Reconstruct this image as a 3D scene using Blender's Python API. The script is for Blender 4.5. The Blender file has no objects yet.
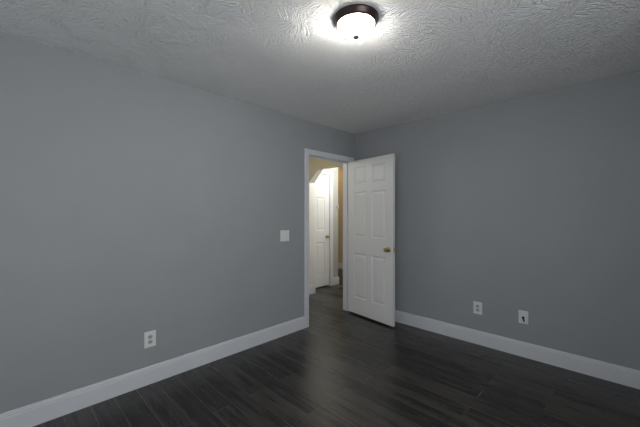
import bpy, bmesh, math, random
from mathutils import Vector, Matrix

sc = bpy.context.scene
C = sc.collection
PI = math.pi

# ------------------------------------------------------------------ camera
CAM = Vector((2.681, -3.416, 1.351))
YAW = math.radians(44.5)
cam_d = bpy.data.cameras.new('camera')
cam_d.sensor_width = 36.0
cam_d.lens = 36.0 * 310.0 / 640.0
cam_d.shift_y = -0.8 / 640.0
cam_d.clip_start = 0.02
cam = bpy.data.objects.new('camera', cam_d)
C.objects.link(cam)
cam.location = CAM
cam.rotation_euler = (PI / 2, 0, YAW)
sc.camera = cam

# ------------------------------------------------------------------ world, lights, exposure
sc.view_settings.view_transform = 'Standard'
sc.view_settings.look = 'None'
sc.view_settings.gamma = 1.0
sc.view_settings.use_curve_mapping = False
sc.view_settings.exposure = 0.0

world = bpy.data.worlds.new('world')
sc.world = world
world.use_nodes = True
world.node_tree.nodes['Background'].inputs[0].default_value = (0.55, 0.62, 0.72, 1)
world.node_tree.nodes['Background'].inputs[1].default_value = 0.6


def area(name, loc, rot, sx, sy, power, color):
    l = bpy.data.lights.new(name, 'AREA')
    l.shape = 'RECTANGLE'
    l.size = sx
    l.size_y = sy
    l.energy = power
    l.color = color
    o = bpy.data.objects.new(name, l)
    C.objects.link(o)
    o.location = loc
    o.rotation_euler = rot
    return o


def point(name, loc, power, color, radius):
    l = bpy.data.lights.new(name, 'POINT')
    l.energy = power
    l.color = color
    l.shadow_soft_size = radius
    o = bpy.data.objects.new(name, l)
    C.objects.link(o)
    o.location = loc
    return o


# daylight through the two windows behind the camera
WX, WY = 3.55, -4.25            # planes of the two rear walls
area('daylight_side_window', (WX + 0.05, -2.95, 1.45), (0, PI / 2 + math.radians(6), 0), 1.15, 1.45, 37, (0.93, 0.965, 1.0))
area('daylight_rear_window', (1.3, WY - 0.05, 1.45), (PI / 2, 0, 0), 1.45, 1.15, 2.5, (0.93, 0.965, 1.0))
# hallway lamp beyond the arch, warm lamp down the passage
point('hallway_lamp_light', (-0.45, 0.80, 2.25), 32, (1.0, 0.985, 0.96), 0.08)
point('hallway_front_fill', (-0.72, -1.1, 2.1), 12, (1.0, 0.97, 0.9), 0.1)  # unseen fill added to brighten the near side of the arch
point('passage_lamp_light', (-2.5, 1.82, 2.28), 5, (1.0, 0.66, 0.25), 0.08)

LAMP_POWER = 85.0

# ------------------------------------------------------------------ materials


def new_mat(name):
    m = bpy.data.materials.new(name)
    m.use_nodes = True
    nt = m.node_tree
    b = nt.nodes['Principled BSDF']
    return m, nt, b


def mth(nt, op, a, b=None, c=None):
    n = nt.nodes.new('ShaderNodeMath')
    n.operation = op
    for i, v in enumerate((a, b, c)):
        if v is None:
            continue
        if isinstance(v, (int, float)):
            n.inputs[i].default_value = v
        else:
            nt.links.new(v, n.inputs[i])
    return n.outputs[0]


def noise(nt, vec, scale, detail=2.0, rough=0.5, dist=0.0):
    n = nt.nodes.new('ShaderNodeTexNoise')
    n.inputs['Scale'].default_value = scale
    n.inputs['Detail'].default_value = detail
    n.inputs['Roughness'].default_value = rough
    n.inputs['Distortion'].default_value = dist
    if vec is not None:
        nt.links.new(vec, n.inputs['Vector'])
    return n.outputs['Fac']


def geo_pos(nt):
    g = nt.nodes.new('ShaderNodeNewGeometry')
    return g.outputs['Position']


def paint(name, col, rough=0.6, var=0.04, bump=0.0, bscale=220, spec=0.35):
    m, nt, b = new_mat(name)
    pos = geo_pos(nt)
    f = noise(nt, pos, 3.0, 4)
    r = nt.nodes.new('ShaderNodeValToRGB')
    r.color_ramp.elements[0].position = 0.3
    r.color_ramp.elements[1].position = 0.7
    r.color_ramp.elements[0].color = tuple(c * (1 - var) for c in col) + (1,)
    r.color_ramp.elements[1].color = tuple(min(1, c * (1 + var)) for c in col) + (1,)
    nt.links.new(f, r.inputs[0])
    nt.links.new(r.outputs[0], b.inputs['Base Color'])
    b.inputs['Roughness'].default_value = rough
    b.inputs['Specular IOR Level'].default_value = spec
    if bump:
        f2 = noise(nt, pos, bscale, 3)
        bp = nt.nodes.new('ShaderNodeBump')
        bp.inputs['Strength'].default_value = bump
        bp.inputs['Distance'].default_value = 0.002
        nt.links.new(f2, bp.inputs['Height'])
        nt.links.new(bp.outputs[0], b.inputs['Normal'])
    return m


def metal(name, col, rough=0.3, metallic=1.0):
    m, nt, b = new_mat(name)
    f = noise(nt, geo_pos(nt), 60, 3)
    mr = nt.nodes.new('ShaderNodeMapRange')
    mr.inputs['To Min'].default_value = max(0, rough - 0.08)
    mr.inputs['To Max'].default_value = rough + 0.08
    nt.links.new(f, mr.inputs['Value'])
    nt.links.new(mr.outputs[0], b.inputs['Roughness'])
    b.inputs['Base Color'].default_value = col + (1,)
    b.inputs['Metallic'].default_value = metallic
    return m


M_WALL = paint('wall_paint_grey', (0.320, 0.333, 0.342), 0.62, 0.02, 0.25, 260)
M_HALLWALL = paint('hall_paint_grey', (0.40, 0.40, 0.36), 0.65, 0.02, 0.2, 260)
M_BEIGE = paint('hall_beige_warm_lit', (0.52, 0.45, 0.31), 0.65, 0.02, 0.2, 260)  # beige paint with warm bounced light mixed into its colour
M_TRIM = paint('trim_white', (0.64, 0.655, 0.68), 0.38, 0.02)
M_DOOR = paint('door_white', (0.72, 0.72, 0.71), 0.4, 0.015, 0.15, 400)
M_ARCH = paint('arch_white', (0.72, 0.70, 0.64), 0.5, 0.02)
M_PLATE = paint('plate_plastic', (0.72, 0.73, 0.72), 0.35, 0.01)
M_RECEPT = paint('receptacle_plastic', (0.42, 0.43, 0.43), 0.4, 0.01)
M_SLOT = paint('slot_black', (0.012, 0.012, 0.013), 0.6, 0.0)
M_BRASS = metal('brass', (0.62, 0.49, 0.29), 0.3)
M_STEEL = metal('steel', (0.55, 0.55, 0.55), 0.35)
M_BRONZE = metal('bronze', (0.060, 0.042, 0.036), 0.38, 0.75)
M_NICKEL = metal('nickel', (0.13, 0.13, 0.13), 0.5, 0.0)
M_DARK = paint('gap_shade_dark', (0.06, 0.06, 0.06), 0.8, 0.0)  # dark colour stands in for the shade behind the hallway door


def mat_ceiling():
    m, nt, b = new_mat('ceiling_stomp_texture')
    pos = geo_pos(nt)
    # short fans of brushed plaster: each patch has its own stroke direction
    vo = nt.nodes.new('ShaderNodeTexVoronoi')
    vo.inputs['Scale'].default_value = 9
    nt.links.new(pos, vo.inputs['Vector'])
    sep = nt.nodes.new('ShaderNodeSeparateColor')
    nt.links.new(vo.outputs['Color'], sep.inputs[0])
    ang = mth(nt, 'MULTIPLY', sep.outputs[0], 6.283)
    rot = nt.nodes.new('ShaderNodeVectorRotate')
    rot.rotation_type = 'Z_AXIS'
    nt.links.new(pos, rot.inputs['Vector'])
    nt.links.new(ang, rot.inputs['Angle'])
    mp = nt.nodes.new('ShaderNodeMapping')
    mp.inputs['Scale'].default_value = (1.0, 4.2, 1.0)
    nt.links.new(rot.outputs[0], mp.inputs['Vector'])
    n1 = noise(nt, mp.outputs[0], 17, 2, 0.5, 0.5)
    ridge = mth(nt, 'SUBTRACT', 1.0, mth(nt, 'MULTIPLY', mth(nt, 'ABSOLUTE', mth(nt, 'SUBTRACT', n1, 0.5)), 4.0))
    ridge = mth(nt, 'MAXIMUM', ridge, 0.0)
    n2 = noise(nt, pos, 70, 3, 0.6, 0.5)
    h = mth(nt, 'ADD', ridge, mth(nt, 'MULTIPLY', n2, 0.45))
    bp = nt.nodes.new('ShaderNodeBump')
    bp.inputs['Strength'].default_value = 1.0
    bp.inputs['Distance'].default_value = 0.0065
    nt.links.new(h, bp.inputs['Height'])
    nt.links.new(bp.outputs[0], b.inputs['Normal'])
    b.inputs['Base Color'].default_value = (0.90, 0.90, 0.885, 1)
    b.inputs['Roughness'].default_value = 0.7
    b.inputs['Specular IOR Level'].default_value = 0.3
    return m


M_CEIL = mat_ceiling()


def mat_floor():
    m, nt, b = new_mat('floor_dark_laminate')
    pos = geo_pos(nt)
    s = nt.nodes.new('ShaderNodeSeparateXYZ')
    nt.links.new(pos, s.inputs[0])
    x, y = s.outputs[0], s.outputs[1]
    PW, PL = 0.1425, 1.213
    ry = mth(nt, 'DIVIDE', mth(nt, 'ADD', y, 2.2845 + 20 * PW), PW)
    row = mth(nt, 'FLOOR', ry)
    fy = mth(nt, 'FRACT', ry)
    wn = nt.nodes.new('ShaderNodeTexWhiteNoise')
    wn.noise_dimensions = '1D'
    nt.links.new(row, wn.inputs['W'])
    par = mth(nt, 'MODULO', row, 2.0)
    off = mth(nt, 'MULTIPLY', mth(nt, 'SUBTRACT', 1.0, par), mth(nt, 'ADD', 0.52, mth(nt, 'MULTIPLY', wn.outputs['Value'], 0.26)))
    rx = mth(nt, 'ADD', mth(nt, 'DIVIDE', mth(nt, 'ADD', x, 10 * PL - 0.70), PL), off)
    col = mth(nt, 'FLOOR', rx)
    fx = mth(nt, 'FRACT', rx)
    # random value for each plank
    cv = nt.nodes.new('ShaderNodeCombineXYZ')
    nt.links.new(row, cv.inputs[0])
    nt.links.new(col, cv.inputs[1])
    w2 = nt.nodes.new('ShaderNodeTexWhiteNoise')
    w2.noise_dimensions = '3D'
    nt.links.new(cv.outputs[0], w2.inputs['Vector'])
    rnd = w2.outputs['Value']
    # grain, stretched along the plank, shifted per plank
    gv = nt.nodes.new('ShaderNodeCombineXYZ')
    nt.links.new(mth(nt, 'MULTIPLY', x, 1.6), gv.inputs[0])
    nt.links.new(mth(nt, 'MULTIPLY', y, 26.0), gv.inputs[1])
    nt.links.new(mth(nt, 'MULTIPLY', rnd, 37.0), gv.inputs[2])
    g1 = noise(nt, gv.outputs[0], 1.0, 5, 0.62, 0.6)
    gv2 = nt.nodes.new('ShaderNodeCombineXYZ')
    nt.links.new(mth(nt, 'MULTIPLY', x, 5.0), gv2.inputs[0])
    nt.links.new(mth(nt, 'MULTIPLY', y, 120.0), gv2.inputs[1])
    nt.links.new(mth(nt, 'MULTIPLY', rnd, 11.0), gv2.inputs[2])
    g2 = noise(nt, gv2.outputs[0], 1.0, 3, 0.6, 0.2)
    v = mth(nt, 'ADD', mth(nt, 'MULTIPLY', g1, 0.75), mth(nt, 'MULTIPLY', g2, 0.25))
    v = mth(nt, 'ADD', v, mth(nt, 'MULTIPLY', mth(nt, 'SUBTRACT', rnd, 0.5), 0.16))
    r = nt.nodes.new('ShaderNodeValToRGB')
    e = r.color_ramp.elements
    e[0].position = 0.34
    e[0].color = (0.008, 0.0072, 0.0064, 1)
    e[1].position = 0.66
    e[1].color = (0.060, 0.051, 0.043, 1)
    mid = r.color_ramp.elements.new(0.5)
    mid.color = (0.019, 0.0165, 0.0145, 1)
    nt.links.new(v, r.inputs[0])
    # seams: bevelled plank edges
    ey = mth(nt, 'MULTIPLY', mth(nt, 'MINIMUM', fy, mth(nt, 'SUBTRACT', 1.0, fy)), PW)
    ex = mth(nt, 'MULTIPLY', mth(nt, 'MINIMUM', fx, mth(nt, 'SUBTRACT', 1.0, fx)), PL)
    ed = mth(nt, 'MINIMUM', ex, ey)
    seam = nt.nodes.new('ShaderNodeMapRange')
    seam.inputs['From Min'].default_value = 0.0010
    seam.inputs['From Max'].default_value = 0.0036
    nt.links.new(ed, seam.inputs['Value'])
    mx = nt.nodes.new('ShaderNodeMixRGB')
    mx.inputs[1].default_value = (0.105, 0.092, 0.08, 1)   # lighter colour along the bevel edges
    nt.links.new(seam.outputs[0], mx.inputs[0])
    nt.links.new(r.outputs[0], mx.inputs[2])
    nt.links.new(mx.outputs[0], b.inputs['Base Color'])
    rr = nt.nodes.new('ShaderNodeMapRange')
    rr.inputs['To Min'].default_value = 0.19
    rr.inputs['To Max'].default_value = 0.36
    nt.links.new(v, rr.inputs['Value'])
    nt.links.new(rr.outputs[0], b.inputs['Roughness'])
    b.inputs['Specular IOR Level'].default_value = 0.55
    h = mth(nt, 'ADD', mth(nt, 'MULTIPLY', g2, 0.25), mth(nt, 'MULTIPLY', seam.outputs[0], 0.8))
    h = mth(nt, 'ADD', h, mth(nt, 'MULTIPLY', g1, 0.5))
    bp = nt.nodes.new('ShaderNodeBump')
    bp.inputs['Strength'].default_value = 0.3
    bp.inputs['Distance'].default_value = 0.0015
    nt.links.new(h, bp.inputs['Height'])
    nt.links.new(bp.outputs[0], b.inputs['Normal'])
    return m


M_FLOOR = mat_floor()

# ------------------------------------------------------------------ mesh helpers


def box(bm, x0, x1, y0, y1, z0, z1):
    vs = [bm.verts.new((x, y, z)) for z in (z0, z1) for y in (y0, y1) for x in (x0, x1)]
    for f in ((0, 2, 3, 1), (4, 5, 7, 6), (0, 1, 5, 4), (2, 6, 7, 3), (0, 4, 6, 2), (1, 3, 7, 5)):
        bm.faces.new([vs[i] for i in f])


def bevelled_box(x0, x1, y0, y1, z0, z1, w=0.002, seg=2):
    bm = bmesh.new()
    box(bm, x0, x1, y0, y1, z0, z1)
    bmesh.ops.bevel(bm, geom=list(bm.edges), offset=w, segments=seg, affect='EDGES', profile=0.5)
    return bm


def obj(name, bm, mat, parent=None, smooth=False):
    bmesh.ops.recalc_face_normals(bm, faces=bm.faces)
    me = bpy.data.meshes.new(name)
    bm.to_mesh(me)
    bm.free()
    me.materials.append(mat)
    if smooth:
        for p in me.polygons:
            p.use_smooth = True
        me.set_sharp_from_angle(angle=math.radians(35))
    o = bpy.data.objects.new(name, me)
    C.objects.link(o)
    if parent:
        o.parent = parent
    return o


def empty(name, loc, rotz=0.0):
    o = bpy.data.objects.new(name, None)
    o.empty_display_size = 0.1
    C.objects.link(o)
    o.location = loc
    o.rotation_euler = (0, 0, rotz)
    return o


def struct(o, label, cat):
    o['kind'] = 'structure'
    o['label'] = label
    o['category'] = cat
    return o


def tag(o, label, cat, group=None):
    o['label'] = label
    o['category'] = cat
    if group:
        o['group'] = group
    return o


def lathe(prof, seg=48, axis='Z', off=(0, 0, 0)):
    """prof: list of (radius, height) along the axis."""
    bm = bmesh.new()
    rings = []
    for r, h in prof:
        if r < 1e-6:
            p = (0, 0, h)
            rings.append([bm.verts.new(p)])
        else:
            rings.append([bm.verts.new((r * math.cos(2 * PI * i / seg), r * math.sin(2 * PI * i / seg), h)) for i in range(seg)])
    for a, b in zip(rings, rings[1:]):
        for i in range(seg):
            j = (i + 1) % seg
            if len(a) == 1 and len(b) == 1:
                continue
            if len(a) == 1:
                bm.faces.new((a[0], b[i], b[j]))
            elif len(b) == 1:
                bm.faces.new((a[i], a[j], b[0]))
            else:
                bm.faces.new((a[i], a[j], b[j], b[i]))
    if axis == '-Y':      # height axis points to -Y
        bmesh.ops.transform(bm, matrix=Matrix.Rotation(PI / 2, 4, 'X'), verts=bm.verts)
    elif axis == '+Y':
        bmesh.ops.transform(bm, matrix=Matrix.Rotation(-PI / 2, 4, 'X'), verts=bm.verts)
    elif axis == '+X':
        bmesh.ops.transform(bm, matrix=Matrix.Rotation(PI / 2, 4, 'Y'), verts=bm.verts)
    bmesh.ops.translate(bm, verts=bm.verts, vec=off)
    return bm


# ------------------------------------------------------------------ structure
H = 2.444
# room: x 0..WX, y WY..0 ; hallway: x -1.32..-0.12
T = 0.12
OP0, OP1, OPZ = -0.895, -0.087, 2.060          # rough opening of the near door


def wall(name, boxes, mat, label):
    bm = bmesh.new()
    for b in boxes:
        box(bm, *b)
    return struct(obj(name, bm, mat), label, 'wall')


bm = bmesh.new()
box(bm, -3.7, WX + 0.2, WY - 0.2, 2.75, -0.1, 0)
struct(obj('floor', bm, M_FLOOR), 'dark charcoal wood plank floor running through the doorway', 'floor')
bm = bmesh.new()
box(bm, -3.7, WX + 0.2, WY - 0.2, 2.75, H, H + 0.1)
struct(obj('ceiling', bm, M_CEIL), 'white ceiling with swirled brushed plaster texture', 'ceiling')

# left wall; its two sides are different rooms, so the hallway skin is a separate thin layer
wall('wall_left', [(-0.06, 0, WY, OP0, 0, H), (-0.06, 0, OP0, OP1, OPZ, H), (-0.06, 0, OP1, 0.12, 0, H)],
     M_WALL, 'long blue-grey wall on the left with the doorway in it')
wall('wall_hallway_right', [(-T, -0.06, WY, OP0, 0, H), (-T, -0.06, OP0, OP1, OPZ, H), (-T, -0.06, OP1, 2.26, 0, H)],
     M_HALLWALL, 'hallway face of the doorway wall')
wall('wall_right', [(0, WX + T, 0, T, 0, H)], M_WALL, 'blue-grey wall on the right behind the open door')
# rear walls with their windows (behind the camera)
y0, y1, z0, z1 = -3.7, -2.2, 0.85, 2.05
wall('wall_rear_right', [(WX, WX + T, WY - T, y0, 0, H), (WX, WX + T, y1, 0, 0, H), (WX, WX + T, y0, y1, 0, z0), (WX, WX + T, y0, y1, z1, H)],
     M_WALL, 'blue-grey wall behind the camera on the right')
x0, x1 = 0.55, 2.05
wall('wall_rear_left', [(-T, x0, WY - T, WY, 0, H), (x1, WX, WY - T, WY, 0, H), (x0, x1, WY - T, WY, 0, z0), (x0, x1, WY - T, WY, z1, H)],
     M_WALL, 'blue-grey wall behind the camera on the left')


def window(name, along_x, a0, a1, p):
    fr = bmesh.new()
    def b(u0, u1, v0, v1, d0, d1):
        if along_x:
            box(fr, u0, u1, p - d1, p - d0, v0, v1)
        else:
            box(fr, p + d0, p + d1, u0, u1, v0, v1)
    w = 0.045
    b(a0, a0 + w, z0, z1, 0.07, 0.11)
    b(a1 - w, a1, z0, z1, 0.07, 0.11)
    b(a0 + w, a1 - w, z0, z0 + w, 0.07, 0.11)
    b(a0 + w, a1 - w, z1 - w, z1, 0.07, 0.11)
    m = (a0 + a1) / 2
    b(a0 + w, a1 - w, (z0 + z1) / 2 - 0.02, (z0 + z1) / 2 + 0.02, 0.075, 0.105)
    return struct(obj(name, fr, M_TRIM), 'white window frame behind the camera, ' + ('left' if along_x else 'right') + ' one', 'window')


window('window_1', False, y0, y1, WX)
window('window_2', True, x0, x1, WY)

# hallway shell
HX = -1.20
DY0, DY1, DZ = 0.008, 0.810, 2.06
CY = 1.025
wall('wall_hallway_left', [(HX - T, HX, -2.1, DY0, 0, H), (HX - T, HX, DY1, CY, 0, H), (HX - T, HX, DY0, DY1, DZ, H)],
     M_HALLWALL, 'pale grey hallway wall holding the closed white door')
wall('wall_hallway_front', [(HX - T, -T, -2.2, -2.1, 0, H)], M_HALLWALL, 'hallway end wall nearer the camera')
wall('wall_hallway_back', [(-3.6, -0.06, 2.26, 2.38, 0, H)], M_BEIGE, 'tan wall at the far end of the hallway')
wall('wall_passage_side', [(-3.6, HX - T, CY - T, CY, 0, H)], M_BEIGE, 'tan wall of the side passage round the corner')
wall('wall_passage_end', [(-3.7, -3.6, CY - T, 2.38, 0, H)], M_BEIGE, 'tan wall closing the side passage')
wall('wall_gap_backing', [(-2.2, -2.1, -0.2, CY - T, 0, H), (-2.1, HX - T, -0.3, -0.2, 0, H)], M_DARK, 'dark unseen wall added behind the closed hallway door')  # unseen walls added so the gap under the door stays black

# arch wall across the hallway, clipped corners
AY0, AY1 = 0.12, 0.24
AL, AR, AZ, CL = -1.047, -0.200, 2.062, 0.212


def arch():
    pts = [(HX, 0), (AL, 0), (AL, AZ - CL), (AL + CL, AZ), (AR - CL, AZ), (AR, AZ - CL), (AR, 0), (-T, 0), (-T, H), (HX, H)]
    bm = bmesh.new()
    # front/back faces as quads
    def F(idx, y):
        bm.faces.new([bm.verts.new((p[0], y, p[1])) for p in idx])
    A = [[(HX, 0), (AL, 0), (AL, AZ - CL), (HX, AZ - CL)],
         [(HX, AZ - CL), (AL, AZ - CL), (AL + CL, AZ), (HX, AZ)],
         [(HX, AZ), (AL + CL, AZ), (AR - CL, AZ), (-T, AZ), (-T, H), (HX, H)],
         [(AR - CL, AZ), (AR, AZ - CL), (-T, AZ - CL), (-T, AZ)],
         [(AR, AZ - CL), (AR, 0), (-T, 0), (-T, AZ - CL)]]
    for q in A:
        F(q, AY0)
        F(q, AY1)
    bmesh.ops.remove_doubles(bm, verts=bm.verts, dist=1e-5)
    o = struct(obj('wall_arch', bm, M_BEIGE), 'tan hallway arch with clipped top corners seen through the doorway', 'wall')
    bm = bmesh.new()
    L = pts[1:7]
    e = 0.001
    for a, b in zip(L, L[1:]):
        bm.faces.new([bm.verts.new(p) for p in ((a[0], AY0, a[1]), (b[0], AY0, b[1]), (b[0], AY1, b[1]), (a[0], AY1, a[1]))])
    bmesh.ops.remove_doubles(bm, verts=bm.verts, dist=1e-5)
    obj('arch_lining', bm, M_ARCH, o)


arch()

# ---- baseboards
BB = [(0.0, 0.0), (0.015, 0.0), (0.015, 0.109), (0.012, 0.113), (0.0135, 0.118), (0.0125, 0.125), (0.0085, 0.129), (0.0095, 0.134), (0.006, 0.138), (0.0, 0.139)]


def sweep(path, prof, side):
    """path: xy polyline on the wall plane, prof: (offset from the wall, z); side=+1 puts it on the left of the path."""
    bm = bmesh.new()
    n = len(path)
    P = [Vector(p) for p in path]
    rows = []
    for i in range(n):
        d0 = (P[i] - P[i - 1]).normalized() if i > 0 else None
        d1 = (P[i + 1] - P[i]).normalized() if i < n - 1 else None
        if d0 is None: d0 = d1
        if d1 is None: d1 = d0
        n0 = Vector((-d0.y, d0.x)) * side
        n1 = Vector((-d1.y, d1.x)) * side
        m = (n0 + n1).normalized()
        k = 1.0 / max(0.3, m.dot(n0))
        rows.append([bm.verts.new((P[i].x + m.x * k * o, P[i].y + m.y * k * o, z)) for o, z in prof])
    for a, b in zip(rows, rows[1:]):
        for j in range(len(prof)):
            k = (j + 1) % len(prof)
            bm.faces.new((a[j], a[k], b[k], b[j]))
    bm.faces.new(rows[0])
    bm.faces.new(rows[-1])
    return bm


def baseboard(name, path, side, label):
    return struct(obj(name, sweep(path, BB, side), M_TRIM), label, 'baseboard')


CW = 0.070                                     # casing width
baseboard('baseboard_left', [(0.0, WY), (0.0, OP0 + 0.013 - CW)], -1, 'white baseboard along the left wall up to the door casing')
baseboard('baseboard_right', [(0.0, 0.0), (WX, 0.0)], -1, 'white baseboard along the right wall')
baseboard('baseboard_rear_right', [(WX, -0.0), (WX, WY), (0.0, WY)], -1, 'white baseboard behind the camera')
baseboard('baseboard_hallway', [(HX, 0.867), (HX, CY), (-3.6, CY)], -1, 'short white baseboard between the hallway door and the corner')
baseboard('baseboard_back', [(-3.6, 2.26), (-T, 2.26)], -1, 'white baseboard at the far end of the hallway')
baseboard('baseboard_arch', [(HX, AY0), (AL, AY0), (AL, AY1), (HX, AY1)], -1, 'white baseboard wrapping the left foot of the hallway arch')
baseboard('baseboard_arch_right', [(-T, AY1), (AR, AY1), (AR, AY0), (-T, AY0), (-T, -0.03)], -1, 'white baseboard wrapping the right foot of the hallway arch')

# ---- door frames
CAS = [(0.0, 0.0), (0.0, 0.008), (0.004, 0.011), (0.012, 0.011), (0.018, 0.013), (0.048, 0.015), (0.056, 0.018), (0.066, 0.018), (CW, 0.015), (CW, 0.0)]


def casing_bm(y0, y1, zt, xp, nx):
    """mitred casing round an opening in a wall of constant x; nx = side it sticks out of."""
    bm = bmesh.new()
    rows = [[], [], [], []]
    for o, t in CAS:
        x = xp + nx * t
        for r, (y, z) in zip(rows, ((y0 - o, 0), (y0 - o, zt + 0.85 * o), (y1 + o, zt + 0.85 * o), (y1 + o, 0))):
            r.append(bm.verts.new((x, y, z)))
    for a, b in zip(rows, rows[1:]):
        for j in range(len(CAS)):
            k = (j + 1) % len(CAS)
            bm.faces.new((a[j], a[k], b[k], b[j]))
    bm.faces.new(rows[0])
    bm.faces.new(rows[-1])
    return bm


def frame(name, o0, o1, oz, xa, xb, th, label, stop_x, back=True):
    root = empty(name, ((xa + xb) / 2, (o0 + o1) / 2, 0))
    struct(root, label, 'door frame')
    inv = Matrix.Translation(-root.location)
    def part(n, bm, mat):
        bm.transform(inv)
        return obj(n, bm, mat, root)
    bm = bmesh.new()
    box(bm, xa, xb, o0, o0 + th, 0, oz)
    box(bm, xa, xb, o1 - th, o1, 0, oz)
    box(bm, xa, xb, o0 + th, o1 - th, oz - th, oz)
    part('jamb', bm, M_TRIM)
    bm = bmesh.new()
    s0, s1 = stop_x
    box(bm, s0, s1, o0 + th, o0 + th + 0.011, 0, oz - th)
    box(bm, s0, s1, o1 - th - 0.011, o1 - th, 0, oz - th)
    box(bm, s0, s1, o0 + th + 0.011, o1 - th - 0.011, oz - th - 0.011, oz - th)
    part('door_stop_strip', bm, M_TRIM)
    r = 0.005
    part('casing', casing_bm(o0 + th - r, o1 - th + r, oz - th + r, xb, 1), M_TRIM)
    if back:
        part('casing', casing_bm(o0 + th - r, o1 - th + r, oz - th + r, xa, -1), M_TRIM)
    return root


fr = frame('trim_1', OP0, OP1, OPZ, -T, 0, 0.018, 'white door casing and jamb around the open doorway', (-0.075, -0.042))
bm = bmesh.new()
box(bm, -0.032, -0.004, OP0 + 0.018, OP0 + 0.0195, 0.888, 0.945)
bm.transform(Matrix.Translation(-fr.location))
o = obj('strike_plate', bm, M_BRASS, fr)
o['label'] = 'small brass strike plate'
frame('trim_2', DY0, DY1, DZ, HX - T, HX, 0.018, 'white casing around the closed hallway door', (-1.30, -1.255), back=False)

# ------------------------------------------------------------------ doors
DW, DT = 0.762, 0.035


def door_leaf_bm(w, z0, z1, t):
    """six raised panels on both faces; leaf spans x 0..w, y -t..0."""
    st, cs = 0.108, 0.092
    pw = (w - 2 * st - cs) / 2
    xs = [0, st, st + pw, st + pw + cs, w - st, w]
    zs = [z0, 0.228, 0.818, 1.032, 1.626, 1.718, 1.955, z1]
    bm = bmesh.new()
    def quad(pts, flip):
        v = [bm.verts.new(p) for p in pts]
        bm.faces.new(v if not flip else v[::-1])
    for face, sgn in ((-t, 1), (0.0, -1)):
        for i in range(5):
            for j in range(7):
                a0, a1, b0, b1 = xs[i], xs[i + 1], zs[j], zs[j + 1]
                if i in (1, 3) and j in (1, 3, 5):
                    rings = [(0.0, 0.0), (0.004, 0.0015), (0.010, 0.0085), (0.018, 0.0095), (0.042, 0.0030), (0.046, 0.0025)]
                    for (o0, d0), (o1, d1) in zip(rings, rings[1:]):
                        R0 = [(a0 + o0, b0 + o0), (a1 - o0, b0 + o0), (a1 - o0, b1 - o0), (a0 + o0, b1 - o0)]
                        R1 = [(a0 + o1, b0 + o1), (a1 - o1, b0 + o1), (a1 - o1, b1 - o1), (a0 + o1, b1 - o1)]
                        for k in range(4):
                            l = (k + 1) % 4
                            quad([(R0[k][0], face + sgn * d0, R0[k][1]), (R0[l][0], face + sgn * d0, R0[l][1]),
                                  (R1[l][0], face + sgn * d1, R1[l][1]), (R1[k][0], face + sgn * d1, R1[k][1])], sgn < 0)
                    o, d = rings[-1]
                    quad([(a0 + o, face + sgn * d, b0 + o), (a1 - o, face + sgn * d, b0 + o), (a1 - o, face + sgn * d, b1 - o), (a0 + o, face + sgn * d, b1 - o)], sgn < 0)
                else:
                    quad([(a0, face, b0), (a1, face, b0), (a1, face, b1), (a0, face, b1)], sgn < 0)
    for j in range(7):
        quad([(0, -t, zs[j]), (0, 0, zs[j]), (0, 0, zs[j + 1]), (0, -t, zs[j + 1])], False)
        quad([(w, -t, zs[j]), (w, 0, zs[j]), (w, 0, zs[j + 1]), (w, -t, zs[j + 1])], True)
    for i in range(5):
        for z in (z0, z1):
            quad([(xs[i], -t, z), (xs[i + 1], -t, z), (xs[i + 1], 0, z), (xs[i], 0, z)], z == z0)
    bmesh.ops.remove_doubles(bm, verts=bm.verts, dist=1e-5)
    return bm


KNOB = [(0.0, 0.0), (0.033, 0.0), (0.034, 0.003), (0.031, 0.007), (0.020, 0.010), (0.0115, 0.013), (0.0105, 0.028),
        (0.014, 0.033), (0.023, 0.039), (0.0275, 0.047), (0.0275, 0.055), (0.024, 0.062), (0.015, 0.066), (0.0, 0.067)]


def make_door(name, loc, rotz, label, hinge_front):
    root = empty(name, loc, rotz)
    struct(root, label, 'door')
    obj('door_leaf', door_leaf_bm(DW, 0.022 if name == 'door_1' else 0.024, 2.040, DT), M_DOOR, root)
    kx, kz = DW - 0.066, 0.915
    k1 = obj('door_knob', lathe(KNOB, 32, '-Y', (kx, -DT, kz)), M_BRASS, root, True)
    k1['label'] = 'brass round knob'
    k2 = obj('door_knob', lathe(KNOB, 32, '+Y', (kx, 0.0, kz)), M_BRASS, root, True)
    k2['label'] = 'brass round knob on the other face'
    bm = bmesh.new()
    box(bm, DW, DW + 0.0012, -DT / 2 - 0.0125, -DT / 2 + 0.0125, kz - 0.028, kz + 0.028)
    lp = obj('latch_plate', bm, M_BRASS, root)
    bm = bmesh.new()
    box(bm, DW + 0.0012, DW + 0.009, -DT / 2 - 0.006, -DT / 2 + 0.006, kz - 0.01, kz + 0.01)
    obj('latch_bolt', bm, M_BRASS, lp)
    for hz in (0.27, 1.04, 1.82):
        prof = [(0, 0), (0.006, 0), (0.006, 0.088), (0.004, 0.092), (0, 0.093)]
        hy = 0.004 if not hinge_front else -DT - 0.004
        obj('hinge', lathe(prof, 14, 'Z', (-0.0035, hy, hz - 0.045)), M_STEEL, root, True)
    return root


make_door('door_1', (0.007, -0.107, 0), math.radians(82.2 - 90), 'white six-panel door standing open into the room, brass knob', False)
make_door('door_2', (HX - 0.015 - DT, DY0 + 0.020, 0), PI / 2, 'closed white six-panel door across the hallway', True)

# ------------------------------------------------------------------ wall plates
def plate_bm(w, h, t=0.006):
    bm = bmesh.new()
    box(bm, -w / 2, w / 2, -t, 0, -h / 2, h / 2)
    ed = [e for e in bm.edges if all(abs(v.co.y + t) < 1e-6 for v in e.verts)]
    bmesh.ops.bevel(bm, geom=ed, offset=0.004, segments=3, affect='EDGES', profile=0.6)
    return bm


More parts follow.
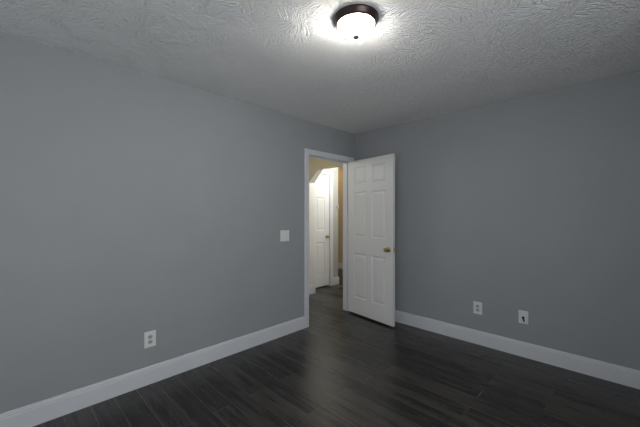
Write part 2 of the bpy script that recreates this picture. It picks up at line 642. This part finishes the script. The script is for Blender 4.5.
def rounded_face(w, h, y0, y1, cz=0.0, cx=0.0, flat=0.004):
    """receptacle face: circle clipped at top and bottom."""
    bm = bmesh.new()
    pts = []
    for i in range(32):
        a = 2 * PI * i / 32
        x = w / 2 * math.cos(a)
        z = max(-h / 2, min(h / 2, w / 2 * math.sin(a)))
        pts.append((x + cx, z + cz))
    a = [bm.verts.new((x, y0, z)) for x, z in pts]
    b = [bm.verts.new((x, y1, z)) for x, z in pts]
    bm.faces.new(a)
    bm.faces.new(b[::-1])
    for i in range(32):
        j = (i + 1) % 32
        bm.faces.new((a[i], b[i], b[j], a[j]))
    return bm


def screw(parent, x, z, y=-0.006):
    return obj('screw', lathe([(0, 0), (0.0032, 0), (0.0026, 0.0012), (0, 0.0014)], 14, '-Y', (x, y, z)), M_STEEL, parent, True)


def make_outlet(loc, rotz, label):
    root = empty('wall_outlet', loc, rotz)
    tag(root, label, 'outlet')
    obj('cover_plate', plate_bm(0.084, 0.124), M_PLATE, root)
    for s in (-1, 1):
        r = obj('receptacle', rounded_face(0.035, 0.029, -0.008, -0.0055, s * 0.0195), M_RECEPT, root)
        bm = bmesh.new()
        for sx, hh in ((-0.0065, 0.0045), (0.0065, 0.0038)):
            box(bm, sx - 0.0014, sx + 0.0014, -0.0084, -0.0079, s * 0.0195 + 0.003 - hh, s * 0.0195 + 0.003 + hh)
        box(bm, -0.0028, 0.0028, -0.0084, -0.0079, s * 0.0195 - 0.0105, s * 0.0195 - 0.0055)
        obj('slots', bm, M_SLOT, r)
    screw(root, 0, 0)
    return root


make_outlet((0, -2.6085, 0.350), PI / 2, 'white duplex outlet low on the left wall')
make_outlet((1.6025, 0, 0.370), 0, 'white duplex outlet low on the right wall, nearer the door')

# wall plate with a dark cable opening
root = empty('cable_wall_plate', (2.0025, 0, 0.370), 0)
tag(root, 'white wall plate with a black cable opening, low on the right wall', 'wall plate')
obj('cover_plate', plate_bm(0.078, 0.120), M_PLATE, root)
o = obj('cable_opening', lathe([(0, 0), (0.0115, 0), (0.0115, 0.0008), (0, 0.0008)], 24, '-Y', (0.0, -0.006, -0.004)), M_SLOT, root)
bm = bevelled_box(-0.0055, 0.0055, -0.020, -0.006, -0.024, 0.024, 0.002, 2)
bmesh.ops.transform(bm, matrix=Matrix.Translation((0.003, 0, -0.014)) @ Matrix.Rotation(math.radians(-14), 4, 'Y'), verts=bm.verts)
obj('cable_stub', bm, M_SLOT, root)
for sx, sz in ((-0.016, 0.041), (0.0, 0.041), (0.016, 0.030), (0.0, -0.048)):
    screw(root, sx, sz)

# double light switch
root = empty('light_switch', (0, -1.2445, 1.096), PI / 2)
tag(root, 'white double rocker light switch beside the doorway on the left wall', 'switch')
obj('cover_plate', plate_bm(0.122, 0.122), M_PLATE, root)
for s in (-1, 1):
    bm = bevelled_box(s * 0.023 - 0.0165, s * 0.023 + 0.0165, -0.0095, -0.005, -0.034, 0.034, 0.0015, 2)
    obj('rocker', bm, M_PLATE, root)
    for z in (-0.048, 0.048):
        screw(root, s * 0.023, z)

# little box on the hallway wall by the corner
root = empty('wall_thermostat', (HX, 1.000, 1.46), PI / 2)
tag(root, 'tiny white box on the hallway wall by the corner past the closed door', 'thermostat')
obj('housing', bevelled_box(-0.022, 0.022, -0.02, 0, -0.032, 0.032, 0.004, 2), M_RECEPT, root)
obj('dial', lathe([(0, 0), (0.014, 0), (0.012, 0.003), (0, 0.003)], 20, '-Y', (0, -0.02, 0)), M_RECEPT, root, True)

# spring door stop on the right baseboard
root = empty('spring_doorstop', (0.756, -0.0145, 0.086), math.radians(0))
tag(root, 'small spring doorstop on the right baseboard just past the open door', 'doorstop')
obj('base', lathe([(0, 0), (0.011, 0), (0.010, 0.004), (0.006, 0.007), (0, 0.007)], 20, '-Y'), M_STEEL, root, True)
cu = bmesh.new()
R, r, turns, L = 0.0055, 0.0011, 16, 0.052
seg = turns * 12
prev = None
first = None
for i in range(seg + 1):
    a = 2 * PI * i / 12
    c = Vector((R * math.cos(a), -0.006 - L * i / seg, R * math.sin(a)))
    rad = Vector((math.cos(a), 0, math.sin(a)))
    ring = [cu.verts.new(c + rad * r * math.cos(b) + Vector((0, 1, 0)) * r * math.sin(b)) for b in (0, PI / 2, PI, 3 * PI / 2)]
    if prev:
        for k in range(4):
            cu.faces.new((prev[k], prev[(k + 1) % 4], ring[(k + 1) % 4], ring[k]))
    prev = ring
obj('spring', cu, M_STEEL, root, True)
obj('rubber_tip', lathe([(0, 0.054), (0.007, 0.054), (0.0085, 0.058), (0.008, 0.068), (0.005, 0.071), (0, 0.071)], 20, '-Y'), M_PLATE, root, True)

# ------------------------------------------------------------------ ceiling lamp
lamp = empty('ceiling_lamp', (1.605, -2.032, H), 0)
tag(lamp, 'round flush ceiling lamp with bronze rim and glowing white glass bowl', 'lamp')
obj('rim', lathe([(0, 0), (0.121, 0.0), (0.1255, -0.004), (0.1255, -0.012), (0.121, -0.018), (0.116, -0.030), (0.110, -0.038), (0.105, -0.040),
                  (0.101, -0.036), (0.101, -0.015), (0.0, -0.015)], 64), M_BRONZE, lamp, True)
gm, nt, b = new_mat('lamp_glass')
b.inputs['Base Color'].default_value = (0.9, 0.9, 0.88, 1)
b.inputs['Roughness'].default_value = 0.25
b.inputs['Emission Color'].default_value = (1.0, 0.965, 0.91, 1)
# uneven glow painted into the emission, no bulb modelled; one bowl side hotter
tc = nt.nodes.new('ShaderNodeTexCoord')
dp = nt.nodes.new('ShaderNodeVectorMath')
dp.operation = 'DOT_PRODUCT'
nt.links.new(tc.outputs['Object'], dp.inputs[0])
dp.inputs[1].default_value = (-0.90, 0.44, 0.0)
mr = nt.nodes.new('ShaderNodeMapRange')
mr.interpolation_type = 'SMOOTHSTEP'
mr.inputs['From Min'].default_value = -0.08
mr.inputs['From Max'].default_value = 0.09
mr.inputs['To Min'].default_value = LAMP_POWER * 0.3
mr.inputs['To Max'].default_value = LAMP_POWER * 1.3
nt.links.new(dp.outputs['Value'], mr.inputs['Value'])
nt.links.new(mr.outputs[0], b.inputs['Emission Strength'])
n = 14
prof = [(0.1015, -0.028)] + [(0.1025 * math.cos(PI / 2 * i / n), -0.036 - 0.066 * math.sin(PI / 2 * i / n)) for i in range(n + 1)]
prof[-1] = (0.0, -0.102)
obj('glass_bowl', lathe(prof, 64), gm, lamp, True)
obj('finial', lathe([(0, -0.098), (0.017, -0.101), (0.0205, -0.1045), (0.0205, -0.109), (0.015, -0.115), (0.007, -0.119), (0, -0.120)], 24), M_NICKEL, lamp, True)
